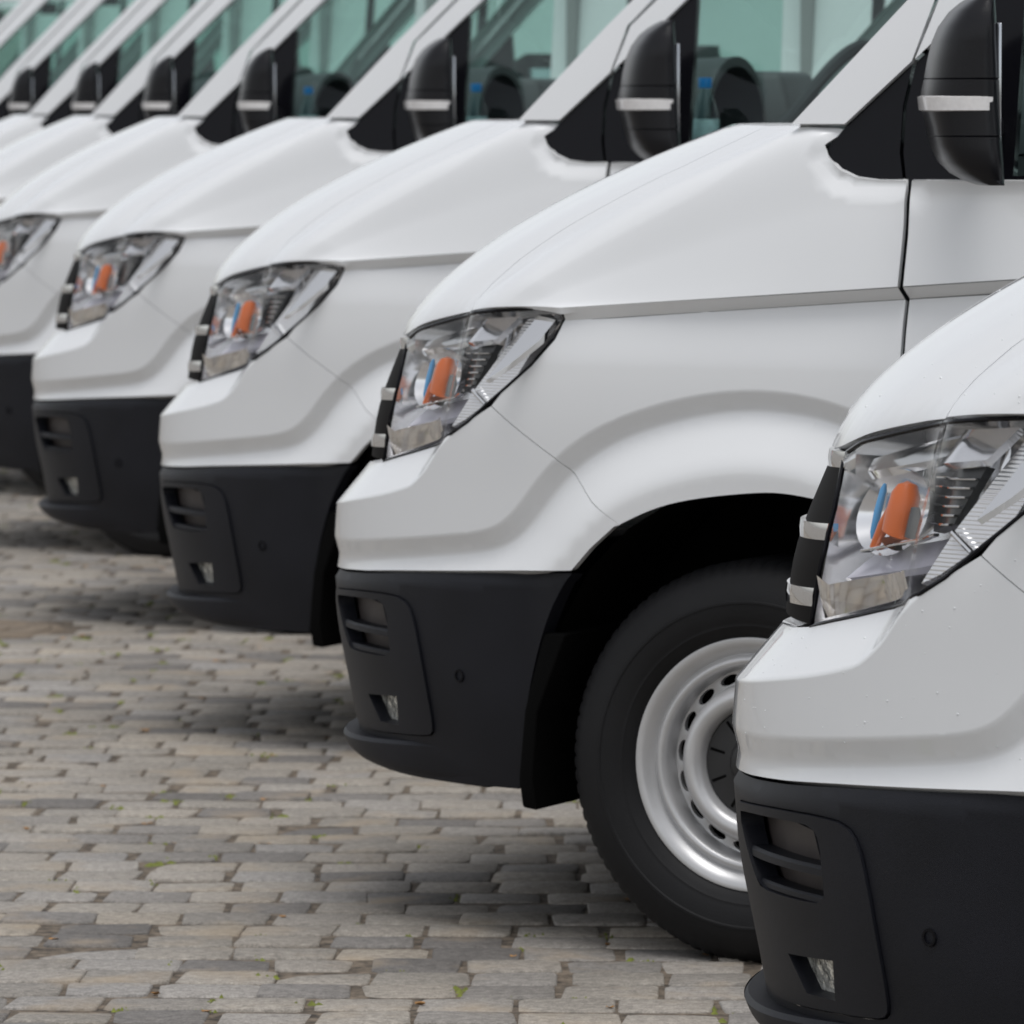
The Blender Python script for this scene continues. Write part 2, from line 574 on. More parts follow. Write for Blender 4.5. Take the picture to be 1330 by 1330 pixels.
panel('front_bumper', SL, poly, M['paint'], van, res=.011, su=SU1, gap=.0007, flange=.02, feats=both(BAND[:5])+[par(LEDGE[0], .0042), LEDGE[0], par(LEDGE[0], -.0042)])
# black lower skirt with fog lamp surrounds
FOGP = [(.335,.593),(.42,.600),(.50,.605),(.58,.607),(.625,.603),(.645,.58),(.655,.53),(.66,.45),(.664,.38),(.66,.358),(.64,.352),(.565,.348),(.44,.341),(.375,.343),(.352,.38),(.335,.50)]
ARCHLOW = chaikin([(.8189,.2749),(.8277,.3243),(.8431,.4087),(.8668,.5065),(.8942,.5901),(.925,.651),(.9375,seam(.9375)-.003)], 2)
top = [(u_, seam(u_)-.003) for u_ in (.86,.78,.7,.6,.5,.4,.3,.2,.1,0)]
bt = [(0,.30),(.2,.298),(.448,.284),(.58,.275),(.71,.2738)]
hs_ = ARCHLOW+top
poly = bt[1:]+hs_+[(-a, b) for a, b in hs_[::-1][1:]]+[(-a, b) for a, b in bt[::-1]]
skirt = panel('bumper_skirt', SK, poly, M['black_plastic'], van, res=.014, su=SU1, gap=.0005, flange=.03, holes=[roundpoly(FOGP, 1), [(-a, b) for a, b in roundpoly(FOGP, 1)]], feats=[[(u_/100, seam(abs(u_/100))-.019) for u_ in range(-90, 91, 3)], [(u_/100, seam(abs(u_/100))-.0035) for u_ in range(-90, 91, 3)]])
OPEN = [(.362,.581),(.40,.586),(.52,.592),(.569,.591),(.5804,.5717),(.581,.53),(.579,.4916),(.519,.489),(.425,.489),(.41,.50),(.39,.53)]
LAMPH = [(.4766,.4123),(.5784,.4193),(.5716,.3665),(.5099,.3658)]
def SLoff_(base): return lambda o_: SLoff(base+o_)
def bar(S, u0, u1, zf, h, depth, n=14, r=.25):
    """bar following the body, h high, depth deep, front face on S"""
    rings = []
    for i in range(n+1):
        u_ = u0+(u1-u0)*i/n
        z = zf(u_)
        P = []
        x0, w0, _ = S(0)(u_, z)
        x1, w1, _ = S(-depth)(u_, z)
        for (d, k) in ((1,-.5),(1-r*.0,-.5+.0),(0,-.5+r),(0,.5-r),(.12,.5),(1,.5)):
            P.append((x0+(x1-x0)*d, -(w0+(w1-w0)*d), z+k*h))
        rings.append(P)
    return MB().loft(rings)
M['fog'] = mat('fog_lamp_crystal', (.75, .75, .70), .10, metal=.6, noise=(70, .6), bump=(45, 1.0, .01))
M['pocket'] = mat('intake_pocket', (.045, .036, .034), .5, noise=(30, .2))
for s_ in (1, -1):
    mp = lambda P: [(s_*a, b) for a, b in P]
    fs = panel('fog_lamp_surround', SKoff(.0045), mp(roundpoly(FOGP, 1)), M['black_plastic'], skirt, res=.010, su=SU1, gap=.0022, flange=.03, holes=[mp(roundpoly(OPEN, 1)), mp(LAMPH)])
    panel('intake_pocket', SKoff(-.032), mp([(.34,.60),(.60,.60),(.60,.475),(.34,.475)]), M['pocket'], skirt, res=.02, su=SU1, flange=0)
    bar(SKoff, s_*.378, s_*.583, lambda u_: .5315, .017, .03).build('slat', M['black_plastic'], skirt)
    bar(SKoff, s_*.405, s_*.579, lambda u_: .4945, .012, .028).build('slat', M['black_plastic'], skirt)
    panel('fog_lamp', SKoff(-.018), mp([(.465,.425),(.595,.43),(.585,.355),(.495,.355)]), M['fog'], skirt, res=.012, su=SU1, flange=0)
    for (u_, z, r_, nm) in ((.731,.4715,.0125,'parking_sensor'),(.452,.4513,.011,'tow_eye_cover')):
        x, w, z = SK(u_, z); nx, nw = plan_n(u_, z)
        o = MB().lathe([(0,-.004),(.0075,-.004),(.008,.0025),(r_-.001,.0025),(r_,-.001)] if nm != 'tow_eye_cover' else [(0,-.006),(r_*.8,-.006),(r_,.0015),(r_*1.15,-.002)], 20).build(nm, M['gloss_black'] if nm != 'tow_eye_cover' else M['liner'], skirt)
        o.location = (x, -s_*w, z)
        o.rotation_euler = (0, 0, math.atan2(-s_*nw, nx)-math.pi/2)
# lip
lt = hermite([(0,.330),(.3,.330),(.45,.333),(.66,.344),(.76,.350),(.81,.34)])
lb = hermite([(0,.308),(.3,.303),(.448,.289),(.58,.276),(.71,.273),(.82,.271)])
rings = []
for i in range(61):
    u_ = -.75+1.5*i/60; a = abs(u_)
    o_ = .027*(1-sstep(.40,.66,a))+.003-.007*sstep(.58,.75,a)
    zt, z0 = lt(a), lb(a)
    P = []
    for (zz, oo) in ((z0-.002,o_-.05),(z0-.002,o_-.014),(z0+.008,o_-.004),(z0+.02,o_),(zt-.008,o_),(zt-.001,o_-.006),(zt,o_-.05)):
        x, w, _ = Lgen(u_, (zz+.34)/2, off=oo, flare=False, inset=False)
        P.append((x, -w, zz))
    rings.append(P)
MB().loft(rings).build('bumper_lip', M['black_plastic'], van)
# grille: dark backing and chrome bars
gtop = 1.052
poly = [(.47,.838),(.477,.885),(.479,.94),(.469,.990),(.45,1.028),(.43,1.056)]
poly = poly+[(-a, b) for a, b in poly[::-1]]
gp = densify(poly, .06)
M['grille_black'] = mat('grille_black', (.006, .005, .005), .6, spec=.04)
grille = panel('grille', SLoff(-.003), poly, M['grille_black'], van, res=.03, su=SU1, flange=0)
for zz, h, u1 in ((.856,.034,.4655),(.942,.031,.4715),(1.036,.030,.440)):
    def zf(u_, zz=zz): return zz+.012*(abs(u_)/.45)**2
    bar(SLoff_(.0005), -u1, u1, zf, h, .016, 40, .3).build('grille_bar', M['chrome'], grille)
# fender: lower side, ledge, cheek
FX = 1.280
arch = chaikin([(1.0075,.7575),(1.0741,.7886),(1.148,.8068),(1.264,.8206),(1.321,.8209),(1.40,.808),(1.46,.785),(1.52,.75)], 2)
def ledge(x0, x1):
    n = max(2, int((x1-x0)/.03)); V = []; F = []; N = []
    for i in range(n+1):
        x = x0+(x1-x0)*i/n
        z = zcb(x)
        a, w, _ = SL(xu(x, z), z)
        xt, wt, zt = SU((x-J_xe[8])/(1.12-J_xe[8]) if x <= 1.12 else 1+(x-1.12), 8)
        V += [Vector((a, -w, z)), Vector((xt, -wt, zt))]
        e = Vector((xt-a, -(wt-w), zt-z)); nn = e.cross(Vector((1, 0, 0))).normalized()
        if nn.y > 0: nn = -nn
        N += [nn, nn]
    for i in range(n):
        q = (2*i, 2*i+2, 2*i+3, 2*i+1)
        g = (V[q[1]]-V[q[0]]).cross(V[q[2]]-V[q[0]])
        F.append(q if g.dot(N[2*i]) > 0 else q[::-1])
    return V, F, N
xl = [.70,.85,1.0,1.15]
polyL = [(.7925,.956)]+THIN+arch[1:]+[(FX-XS+1,zcb(FX))]+[(xu(x, zcb(x)), zcb(x)) for x in xl[::-1]]+[(.9025,1.1145)]+LENS[8:11]
SHUT = [(0,5.35),(.045,5.18),(.094,5.02),(.2,4.80),(.35,4.66),(.55,4.60),(.76,4.47),(.9,4.28),(1.0,4.10)]
polyU = SHUT+[(1.0,4.5),(1.03,5.0),(1.055,5.5),(1.064,5.85),(1.045,5.98),(1.018,6.16),(1.022,6.34),(1.04,6.48),(1.07,6.57),(1.11,6.60),(FX-1.118+1,6.60),(FX-1.12+1,8),(1,8),(.5,8),(0,8),(0,7),(0,6)]
geoL = geo(SL, polyL, res=.0105, su=SU1, gap=.0007, flange=.012, feats=BAND)
geoU = geo(SU, [(p, q) for p, q in polyU], res=.012, su=.6, sv=.14, gap=.0016, flange=.012, feats=[[(k/40, SHOULD(k/40)+dd) for k in range(0, 39)] for dd in (-.05, 0, .05)])
multi('front_fender', [geoL, ledge(J_xe[8]+.002, FX-.0015), geoU], M['paint'], van, van)
# hood
panel('hood', SU, [(p, -q) for p, q in SHUT]+[(1.0,-3),(1.0,-1.5),(1.0,0),(1.0,1.5),(1.0,3)]+SHUT[::-1]+[(0, 5.35-10.7*i/28) for i in range(1, 28)], M['paint'], van, res=.022, su=.6, sv=.18, gap=.0012, flange=.016)
# door: lower, ledge, upper, frame
DX0, DX1 = FX+.006, 2.46
def U_(x): return x-XS+1
polyD = [(U_(DX0),zcb(DX0)),(U_(DX0),.95),(U_(DX0),.747),(U_(1.33),.712),(U_(1.38),.648),(U_(1.42),.565),(U_(1.45),.47),(U_(1.465),.40),(U_(1.47),.34),(U_(DX1),.34),(U_(DX1),zcb(DX1))]
polyDU = [(1+DX0-1.12,8),(1+DX0-1.118,6.60),(1+DX1-1.12,6.60),(1+DX1-1.12,8)]
frame_o = [(1.276,1.562),(1.297,1.620),(1.312,1.663),(1.365,1.715),(1.80,2.145),(1.86,2.165),(2.455,2.165),(2.459,1.36)]
frame_i = [(2.385,1.36),(2.37,2.10),(1.845,2.10),(1.437,1.715),(1.315,1.598)]
gD = [geo(SL, polyD, res=.03, gap=.001, flange=.012), ledge(DX0+.0015, DX1-.002), geo(SU, polyDU, res=.03, su=1, sv=.14, gap=.0016, flange=.012), geo(SG(0), frame_o+frame_i, res=.03, gap=.001, flange=.03)]
d1, d2 = multi('door', gD, M['paint'], van, van)
for dd, s_ in ((d1, -1), (d2, 1)):
    tri = geo(SG(-.011), [(1.272,1.346),(1.262,1.403),(1.262,1.484),(1.275,1.558),(1.315,1.597),(1.437,1.7135),(1.456,1.735),(1.466,1.735),(1.466,1.366),(2.386,1.366),(2.386,1.346)], res=.03, gap=.001, flange=.02)
    gl_ = geo(SG(-.016), [(1.462,1.35),(1.462,1.75),(1.85,2.11),(2.38,2.11),(2.39,1.35)], res=.06, flange=0)
    if s_ == 1:
        tri, gl_ = [([Vector((v.x, -v.y, v.z)) for v in g[0]], [f[::-1] for f in g[1]], [Vector((n.x, -n.y, n.z)) for n in g[2]]) for g in (tri, gl_)]
    multi('window_trim', [tri], M['gloss_black'], dd)
    multi('door_window', [gl_], M['window'], dd)
    h_ = MB().tube([(2.10,s_*.985,1.10),(2.13,s_*1.025,1.105),(2.30,s_*1.025,1.11),(2.33,s_*.985,1.11)], [.014,.013,.013,.014], 10).build('door_handle', M['black_plastic'], dd)
qt = geo(SG(-.010), [(1.112,1.398),(1.120,1.379),(1.133,1.365),(1.155,1.355),(1.181,1.348),(1.268,1.348),(1.257,1.403),(1.257,1.484),(1.270,1.555),(1.157,1.452)], res=.03, gap=.0005, flange=.02)
multi('quarter_panel_trim', [qt], M['gloss_black'], van, van)
pl = geo(SG(0), [(1.056,1.452),(1.156,1.4515),(1.272,1.559),(1.292,1.620),(1.307,1.664),(1.36,1.719),(1.795,2.150),(1.85,2.175),(1.83,2.20),(1.80,2.20),(1.255,1.664)], res=.02, gap=.001, flange=.05)
multi('windscreen_pillar', [pl], M['paint'], van, van)
# windscreen and cowl
def SW(p, q):
    t = abs(p)
    return (.92+.15*t*t)*(1-q)+(1.655+.145*t*t)*q, p*(.928*(1-q)+.808*q), 1.43+.77*q
panel('windscreen', SW, [(-1,0),(1,0),(1,1),(-1,1)], M['window'], van, res=.06, su=.9, sv=1, flange=0)
rings = []
V = []; F = []
for i in range(25):
    p = -1+2*i/24
    x, w, z = SW(p, 0)
    b_ = 5.9*p
    hx, hw, hz = SU(1.0, b_)
    V += [(hx-.01, -hw, hz-.012), (x+.02, -w, 1.438), (x+.02, -w, 1.40), (hx-.01, -hw, hz-.05)]
for i in range(24):
    for k in range(4): F.append((4*i+k, 4*i+(k+1) % 4, 4*i+4+(k+1) % 4, 4*i+4+k))
m_ = MB(); m_.v = V; m_.f = F; m_.build('cowl', M['black_plastic'], van)
# cargo body side, roof, rear
BX0, BX1 = 2.466, 5.88
rw = 4.64
rarch = [(U_(rw+.44*math.cos(R(t))), .34+.46*math.sin(R(t))) for t in range(0, 181, 12)]
polyS = [(U_(BX0),.34),(U_(BX0),zcb(3)),(U_(BX1),zcb(3)),(U_(BX1),.40)]+[(a, max(b, .345)) for a, b in rarch]
gS = [geo(SL, polyS, res=.07, flange=.012), ledge(BX0, BX1), geo(SU, [(1+BX0-1.12,8),(1+BX0-1.12,6.5),(1+BX1-1.12,6.5),(1+BX1-1.12,8)], res=.09, sv=.14, flange=.0), geo(SG(0), [(BX0,1.37),(BX1,1.37),(BX1,2.19),(BX0,2.19)], res=.09, flange=.0)]
sp1, sp2 = multi('cargo_side', gS, M['paint'], van, van)
for s_ in (-1, 1):
    m_ = MB(); m_.loft([[(x, s_*(gw(z)+o_), z) for x, o_ in ((2.632,-.02),(2.632,.004),(2.666,.004),(2.666,-.02))] for z in (1.37,1.6,1.8,2.0,2.16)])
    m_.build('side_trim_strip', M['gloss_black'], sp1 if s_ < 0 else sp2)
rings = []
for i, x in enumerate((1.72,1.80,1.9,2.05,2.3,2.8,3.6,4.6,5.5,5.80,5.88)):
    e = (1-sstep(1.7, 2.25, x))
    P = []
    for k in range(25):
        t = -1+2*k/24
        w = math.copysign(min(1, abs(t)*1.0), t)
        zz = 2.175+(.20-.155*e)*(1-abs(w)**3.2)
        P.append((x-.055*e*(1-w*w)*1.3, w*gw(2.175), zz))
    P += [(x, gw(2.175)-.02, 2.14), (x, -gw(2.175)+.02, 2.14)]
    rings.append(P)
MB().loft(rings).build('roof', M['paint'], van)
rear = MB().loft([[(5.86,-.95,.42),(5.95,-.93,.42),(5.95,.93,.42),(5.86,.95,.42)],[(5.86,-.985,1.0),(5.96,-.96,1.0),(5.96,.96,1.0),(5.86,.985,1.0)],[(5.86,-.955,1.37),(5.95,-.93,1.37),(5.95,.93,1.37),(5.86,.955,1.37)],[(5.86,-.80,2.2),(5.90,-.78,2.2),(5.90,.78,2.2),(5.86,.80,2.2)]]).build('rear_doors', M['paint'], van)
MB().box(5.88,6.0,-.95,.95,.30,.415).build('rear_bumper', M['black_plastic'], van, bevel=.02)
for s_ in (-1, 1): MB().box(5.90,5.97,s_*.90-.05,s_*.90+.05,.85,1.30).build('tail_lamp', M['lamp_red'], van, bevel=.012)
MB().box(.25,5.85,-.60,.60,.30,.46).build('underbody', M['under'], van)
# wheel arch liners, front and rear
AR = [(.600,.247),(.585,.33),(.60,.42),(.64,.55),(.70,.66),(.77,.73),(.86,.785),(.95,.81),(1.04,.82),(1.13,.81),(1.22,.785),(1.30,.735),(1.37,.66),(1.41,.58),(1.44,.48),(1.45,.30)]
for (dx, s_) in ((0,-1),(0,1),(rw-1.0,-1),(rw-1.0,1)):
    m_ = MB()
    n = len(AR)
    m_.v = [(1.02+(x-1.02)*1.05+dx, s_*y, .3+(z-.3)*1.04) for x, z in AR for y in (.955,.58)]
    m_.f = [(2*i, 2*i+2, 2*i+3, 2*i+1) for i in range(n-1)]
    b = len(m_.v)
    m_.v += [(1.02+(x-1.02)*1.08+dx, s_*.59, .3+(z-.3)*1.08) for x, z in AR]
    m_.f.append(tuple(range(b, b+n)))
    m_.build('wheel_arch_liner', M['liner'], van)
    m_ = MB()
    m_.loft([[(dx+.552,s_*.70,.247),(dx+.588,s_*.70,.245),(dx+.588,s_*.972,.245),(dx+.552,s_*.955,.247)],[(dx+.548,s_*.70,.30),(dx+.580,s_*.70,.30),(dx+.580,s_*.974,.30),(dx+.548,s_*.962,.30)],[(dx+.56,s_*.70,.42),(dx+.592,s_*.70,.42),(dx+.592,s_*.978,.42),(dx+.56,s_*.964,.42)],[(dx+.60,s_*.70,.56),(dx+.65,s_*.70,.56),(dx+.65,s_*.985,.56),(dx+.60,s_*.97,.56)]])
    if dx == 0: m_.build('liner_flap', M['liner'], van, bevel=.006)

# ------------------------------------------------------------------ wheels
def make_wheel(cx, s_):
    TR = .354
    hub = MB()
    hub.lathe([(0,-.10),(.198,-.10),(.198,-.19),(0,-.19)], 40)
    wl = hub.build('wheel', M['liner'], van)
    tp = [(.214,-.012),(.222,.004),(.235,.014),(.240,.0165),(.2425,.0185),(.246,.0185),(.2485,.0195),(.262,.024),(.280,.0255),(.2815,.0270),(.2850,.0270),(.2865,.0252),(.300,.0225),(.308,.0185),(.326,.011),(.339,.0),(.348,-.014),(TR,-.03),(TR,-.10),(TR,-.11),(TR,-.18),(.348,-.195),(.325,-.215),(.28,-.232),(.235,-.222),(.214,-.205)]
    t = MB()
    N_ = 360; m = len(tp); b = 0
    for k in range(N_):
        a = 2*math.pi*k/N_
        for i, (r, y) in enumerate(tp):
            cut = 0
            if 16 <= i <= 21: cut = .0032 if (k % 4) in (0,) and i not in (18, 19) else 0
            if i in (15,) and k % 4 == 0: cut = .0015
            t.v.append(((r-cut)*math.cos(a), y, max(-.3465, (r-cut)*math.sin(a))))
    for k in range(N_):
        k2 = (k+1) % N_
        for i in range(m-1): t.f.append((k*m+i, k*m+i+1, k2*m+i+1, k2*m+i))
    t.build('tyre', M['rubber'], wl, auto=28)
    r = MB()
    r.lathe([(.214,-.02),(.2215,-.010),(.2235,.0),(.221,.006),(.215,.007),(.208,.004),(.201,-.002),(.1955,-.009),(.1925,-.0135),(.1895,-.0125),(.1855,-.006),(.180,-.0045),(.1745,-.008),(.1705,-.018),(.1675,-.036),(.1660,-.0450)], 120)
    rin, rout = .1415, .1690
    NH = 18
    def rd(rr): return -.0455
    for k in range(NH):
        a0 = 2*math.pi*(k+.25)/NH; da = math.pi/NH
        n = 24; q = []
        for j in range(n):
            ph = 2*math.pi*j/n
            c, s = math.cos(ph), math.sin(ph)
            f = 1/max(abs(c), abs(s))
            A, B = f*c, f*s
            ro = (rin+rout)/2+B*(rout-rin)/2
            el = (c*.70, s*.60)
            ri = (rin+rout)/2+el[1]*(rout-rin)/2
            q.append(((ro, a0+A*da), (ri, a0+el[0]*da)))
        b = len(r.v)
        for (ro, ao), (ri, ai) in q:
            r.v += [(ro*math.cos(ao), rd(ro), ro*math.sin(ao)), (ri*math.cos(ai), rd(ri)-.001, ri*math.sin(ai)), (ri*math.cos(ai), rd(ri)-.014, ri*math.sin(ai))]
        for j in range(n):
            k2 = (j+1) % n
            r.f.append((b+3*j, b+3*k2, b+3*k2+1, b+3*j+1))
            r.f.append((b+3*j+1, b+3*k2+1, b+3*k2+2, b+3*j+2))
    r.lathe([(.1440,-.0455),(.1432,-.036),(.141,-.018),(.136,-.005),(.128,.0035),(.119,.006),(.109,.002),(.1015,-.008),(.098,-.024)], 120)
    r.build('rim', M['rim'], wl, auto=50)
    c = MB()
    c.lathe([(.0985,-.022),(.096,-.0185),(.060,-.017),(.052,-.016),(.046,-.004),(.038,.001),(0,.003)], 64)
    hc = c.build('hub_cap', M['cap'], wl)
    for k in range(10):
        a = 2*math.pi*(k+.4)/10
        m_ = MB(); ca, sa = math.cos(a), math.sin(a)
        for (rr, ww) in ((.066,.0022),(.098,.0022)):
            pass
        m_.loft([[(rr*ca-ww*sa, yy, rr*sa+ww*ca) for yy, ww in ((-.022,-.0024),(-.0168,-.0024),(-.0168,.0024),(-.022,.0024))] for rr in (.064,.092)])
        m_.build('cap_slot', M['liner'], hc)
    wl.location = (cx, s_*.965, .345)
    # modelled with the outer face to +y
    wl.rotation_euler = (0, 0, 0) if s_ > 0 else (0, 0, math.pi)
    return wl
w0 = make_wheel(1.0, -1)
def copy_tree(o, parent):
    c = o.copy(); link(c); c.parent = parent
    for ch in o.children: copy_tree(ch, c)
    return c
for cx, s_ in ((1.0,1),(rw,-1),(rw,1)):
    c = copy_tree(w0, van)
    c.location = (cx, s_*.965, .345)
    c.rotation_euler = (0, 0, 0) if s_ > 0 else (0, 0, math.pi)

# ------------------------------------------------------------------ headlights
def SLt(base, k, z0, ku=0, u0=0):
    return lambda p, q: Lgen(p, q, off=base-k*(q-z0)-ku*(p-u0))
def make_headlight():
    cu = sum(p[0] for p in LENS)/len(LENS); cz = sum(p[1] for p in LENS)/len(LENS)
    out = densify(LENS, .02)
    inner = [(cu+(a-cu)*.90, cz+(b-cz)*.88) for a, b in out]
    V = []; F = []
    n = len(out)
    for (pp, off) in ((out,-.005),(out,-.02),(inner,-.105)):
        for a, b in pp:
            x, w, z = Lgen(a, b, off); V.append((x, -w, z))
    for k in range(2):
        for i in range(n):
            j = (i+1) % n
            F.append((k*n+i, k*n+j, (k+1)*n+j, (k+1)*n+i))
    m_ = MB(); m_.v = V; m_.f = F
    hl = m_.build('headlight', M['bowl'], van)
    panel('lamp_back', SLoff(-.106), [(cu+(a-cu)*.905, cz+(b-cz)*.885) for a, b in LENS], M['bowl'], hl, res=.02, su=SU1, flange=0)
    # chrome outer wedge
    panel('outer_reflector', SLt(-.006,.55,1.12), [(.850,1.118),(.872,1.119),(.886,1.112),(.874,1.075),(.842,1.032),(.815,1.004)], M['chrome'], hl, res=.012, su=SU1, flange=.012)
    panel('ribbed_reflector', SLt(-.022,.30,.99), [(.792,1.108),(.845,1.118),(.812,1.004),(.803,.99),(.772,.957),(.742,.928),(.722,.916),(.742,.985),(.770,1.055)], M['ribbed'], hl, res=.012, su=SU1, flange=.02)
    x, w, z = Lgen(.744, .981, -.012); x2, w2, z2 = Lgen(.776, .958, -.008)
    MB().tube([(x, -w, z), (x2, -w2, z2)], .0042, 8).build('reflector_bar', M['chrome'], hl)
    # dark side box with chrome slats
    panel('slatted_box', SLoff(-.040), [(.612,1.044),(.752,1.062),(.722,.989),(.645,.972)], M['lamp_dark'], hl, res=.02, su=SU1, flange=.015)
    for k in range(6):
        z0 = .984+.0115*k
        bar(SLoff_(-.030), .65-.004*k, .722+.005*k, lambda u_, z0=z0: z0+.05*(u_-.65), .0035, .008, 6).build('slat', M['chrome'], hl)
    # ribbed strip along the bottom, chrome beam below and above
    panel('ribbed_lens', SLt(-.016,.8,.90), [(.530,.938),(.712,.975),(.703,.938),(.512,.902)], M['frost'], hl, res=.012, su=SU1, flange=.012)
    bar(SLoff_(-.016), .535, .712, lambda u_: .9395+(u_-.535)*.20, .0045, .01, 8).build('trim_line', M['chrome'], hl)
    panel('lower_reflector', SLt(-.010,-.35,.85), [(.484,.848),(.575,.868),(.664,.891),(.708,.909),(.704,.932),(.512,.895),(.487,.905)], M['chrome'], hl, res=.015, su=SU1, flange=0)
    panel('upper_reflector', SLt(-.012,1.1,1.04), [(.47,1.055),(.56,1.083),(.64,1.098),(.665,1.078),(.60,1.060),(.50,1.040)], M['chrome'], hl, res=.012, su=SU1, flange=.012)
    panel('upper_trim', SLt(-.012,.6,1.063), [(.675,1.103),(.785,1.112),(.766,1.072),(.692,1.063)], M['satin'], hl, res=.012, su=SU1, flange=.012)
    # main reflector dish, solid amber and blue shapes for the bulbs' reflections
    V = []; F = []
    nr, na = 8, 32
    for i in range(nr+1):
        for j in range(na):
            a = 2*math.pi*j/na; rr = i/nr
            u_ = .565+.078*rr*math.cos(a); z_ = .992+.056*rr*math.sin(a)
            x, w, z = Lgen(u_, z_, -.095+.070*rr*rr); V.append((x, -w, z))
    for i in range(nr):
        for j in range(na):
            F.append((i*na+j, i*na+(j+1) % na, (i+1)*na+(j+1) % na, (i+1)*na+j))
    m_ = MB(); m_.v = V; m_.f = F; m_.build('main_reflector', M['satin'], hl)
    def capsule(pts, rad, off, nm, mt):
        P = []
        for (u_, z_) in pts:
            x, w, z = Lgen(u_, z_, off); P.append((x, -w, z))
        MB().tube(P, rad, 14).build(nm, mt, hl)
    capsule([(.574,1.030),(.577,1.027),(.580,1.015),(.583,.99),(.585,.965),(.580,.952)], [.004,.013,.019,.0205,.020,.015], -.028, 'amber_bulb_reflection', M['amber'])
    capsule([(.562,1.0),(.556,.975),(.548,.945)], [.006,.008,.006], -.026, 'amber_reflection_stub', M['amber'])
    capsule([(.522,1.026),(.523,1.018),(.527,.99),(.532,.963),(.533,.955)], [.002,.0045,.0052,.0045,.002], -.030, 'blue_bulb_reflection', M['blue'])
    capsule([(.606,1.0),(.612,.985),(.612,.962)], [.006,.009,.008], -.03, 'bulb_socket', M['lamp_dark'])
    # black gasket and clear lens
    P = []
    for a, b in out:
        x, w, z = Lgen(a, b, -.001); P.append((x, -w, z))
    P.append(P[0])
    MB().tube(P, .0032, 6, cap=False).build('gasket', M['gloss_black'], hl)
    panel('lens', SLoff(-.0015), LENS, M['lens'], hl, res=.016, su=SU1, gap=.002, flange=0)
    return hl
m = mat('ribbed_reflector', (.82, .82, .83), .16, metal=.7)
n_ = m.node_tree
wv = n_.nodes.new('ShaderNodeTexWave'); wv.wave_type = 'BANDS'; wv.bands_direction = 'Z'
wv.inputs['Scale'].default_value = 60
bp = n_.nodes.new('ShaderNodeBump'); bp.inputs['Strength'].default_value = .5; bp.inputs['Distance'].default_value = .002
tc = n_.nodes.new('ShaderNodeTexCoord')
n_.links.new(tc.outputs['Object'], wv.inputs['Vector']); n_.links.new(wv.outputs['Fac'], bp.inputs['Height'])
n_.links.new(bp.outputs[0], n_.nodes['Principled BSDF'].inputs['Normal'])
M['ribbed'] = m
hl = make_headlight()
h2 = mirror_copy(hl, van)
for ch in list(hl.children): mirror_copy(ch, h2)

# ------------------------------------------------------------------ mirrors
def make_mirror(s_):
    FR = hermite([(1.352,1.470),(1.36,1.443),(1.385,1.405),(1.416,1.386),(1.46,1.375),(1.495,1.368),(1.525,1.374),(1.589,1.388),(1.63,1.410),(1.662,1.450),(1.672,1.475)])
    rings = []
    for z in (1.352,1.36,1.372,1.39,1.416,1.4315,1.433,1.4345,1.45,1.478,1.495,1.51,1.5265,1.528,1.5295,1.56,1.59,1.615,1.64,1.655,1.666,1.672):
        fx = FR(z); rx = 1.510-(z-1.36)*.06
        cx, hx = (fx+rx)/2, (rx-fx)/2
        e = 1-.25*sstep(1.62,1.672,z)-.2*(1-sstep(1.352,1.39,z))
        if z in (1.433, 1.528): e *= .975; hx -= .002
        P = []
        for k in range(28):
            a = 2*math.pi*k/28
            c, s = math.cos(a), math.sin(a)
            px = cx+hx*math.copysign(abs(c)**.62, c)
            py = 1.12+.098*e*math.copysign(abs(s)**.62, s)
            # the rear edge stands straight across, the front bulges
            P.append((px+.52*(py-1.12), s_*py, z))
        rings.append(P)
    mi = MB().loft(rings).build('wing_mirror', M['mirror_black'], van)
    rings = []
    for z in (1.4735,1.476,1.498,1.5005):
        fx = FR(z)-.003; rx = 1.497
        cx, hx = (fx+rx)/2, (rx-fx)/2
        g = .002 if z in (1.476,1.498) else -.004
        rings.append([(.52*(.099+g)*math.copysign(abs(math.sin(2*math.pi*k/28))**.62, math.sin(2*math.pi*k/28))+cx+(hx+g)*math.copysign(abs(math.cos(2*math.pi*k/28))**.62, math.cos(2*math.pi*k/28)), s_*(1.12+(.099+g)*math.copysign(abs(math.sin(2*math.pi*k/28))**.62, math.sin(2*math.pi*k/28))), z) for k in range(28)])
    MB().loft(rings).build('indicator', M['indicator'], mi)
    m_ = MB().loft([[(1.452,s_*1.05,z),(1.462,s_*1.05,z),(1.5355,s_*1.19,z),(1.5255,s_*1.19,z)] for z in (1.39,1.62)]); m_.build('mirror_glass', M['mirror_glass'], mi, bevel=.002)
    MB().tube([(1.40,s_*.92,1.44),(1.41,s_*1.0,1.445),(1.42,s_*1.06,1.45)], [.045,.038,.035], 12).build('mirror_arm', M['mirror_black'], mi)
M['mirror_black'] = mat('mirror_black', (.008, .008, .010), .28, spec=.28, bump=(300, .12))
make_mirror(-1); make_mirror(1)

# ------------------------------------------------------------------ cabin
MB().box(2.44,2.47,-.93,.93,.46,2.13).build('bulkhead', M['lining'], van)
MB().box(1.0,2.44,-.90,.90,.46,.52).build('cabin_floor', M['dash_dark'], van)
rings = []
for y in (-.88,-.80,-.70,-.55,-.40,-.30,-.18,0,.18,.4,.6,.8,.88):
    zt = 1.415
    e = .035*sstep(-.78,-.60,y)*(1-sstep(-.22,-.05,y))
    rings.append([(1.02,y,1.0),(1.02,y,1.40),(1.16,y,zt+.012+e*.5),(1.27,y,zt+.01+e),(1.335,y,zt-.03),(1.36,y,1.30),(1.34,y,1.12),(1.25,y,1.0)])
dash = MB().loft(rings).build('dashboard', M['dash'], van, auto=60)
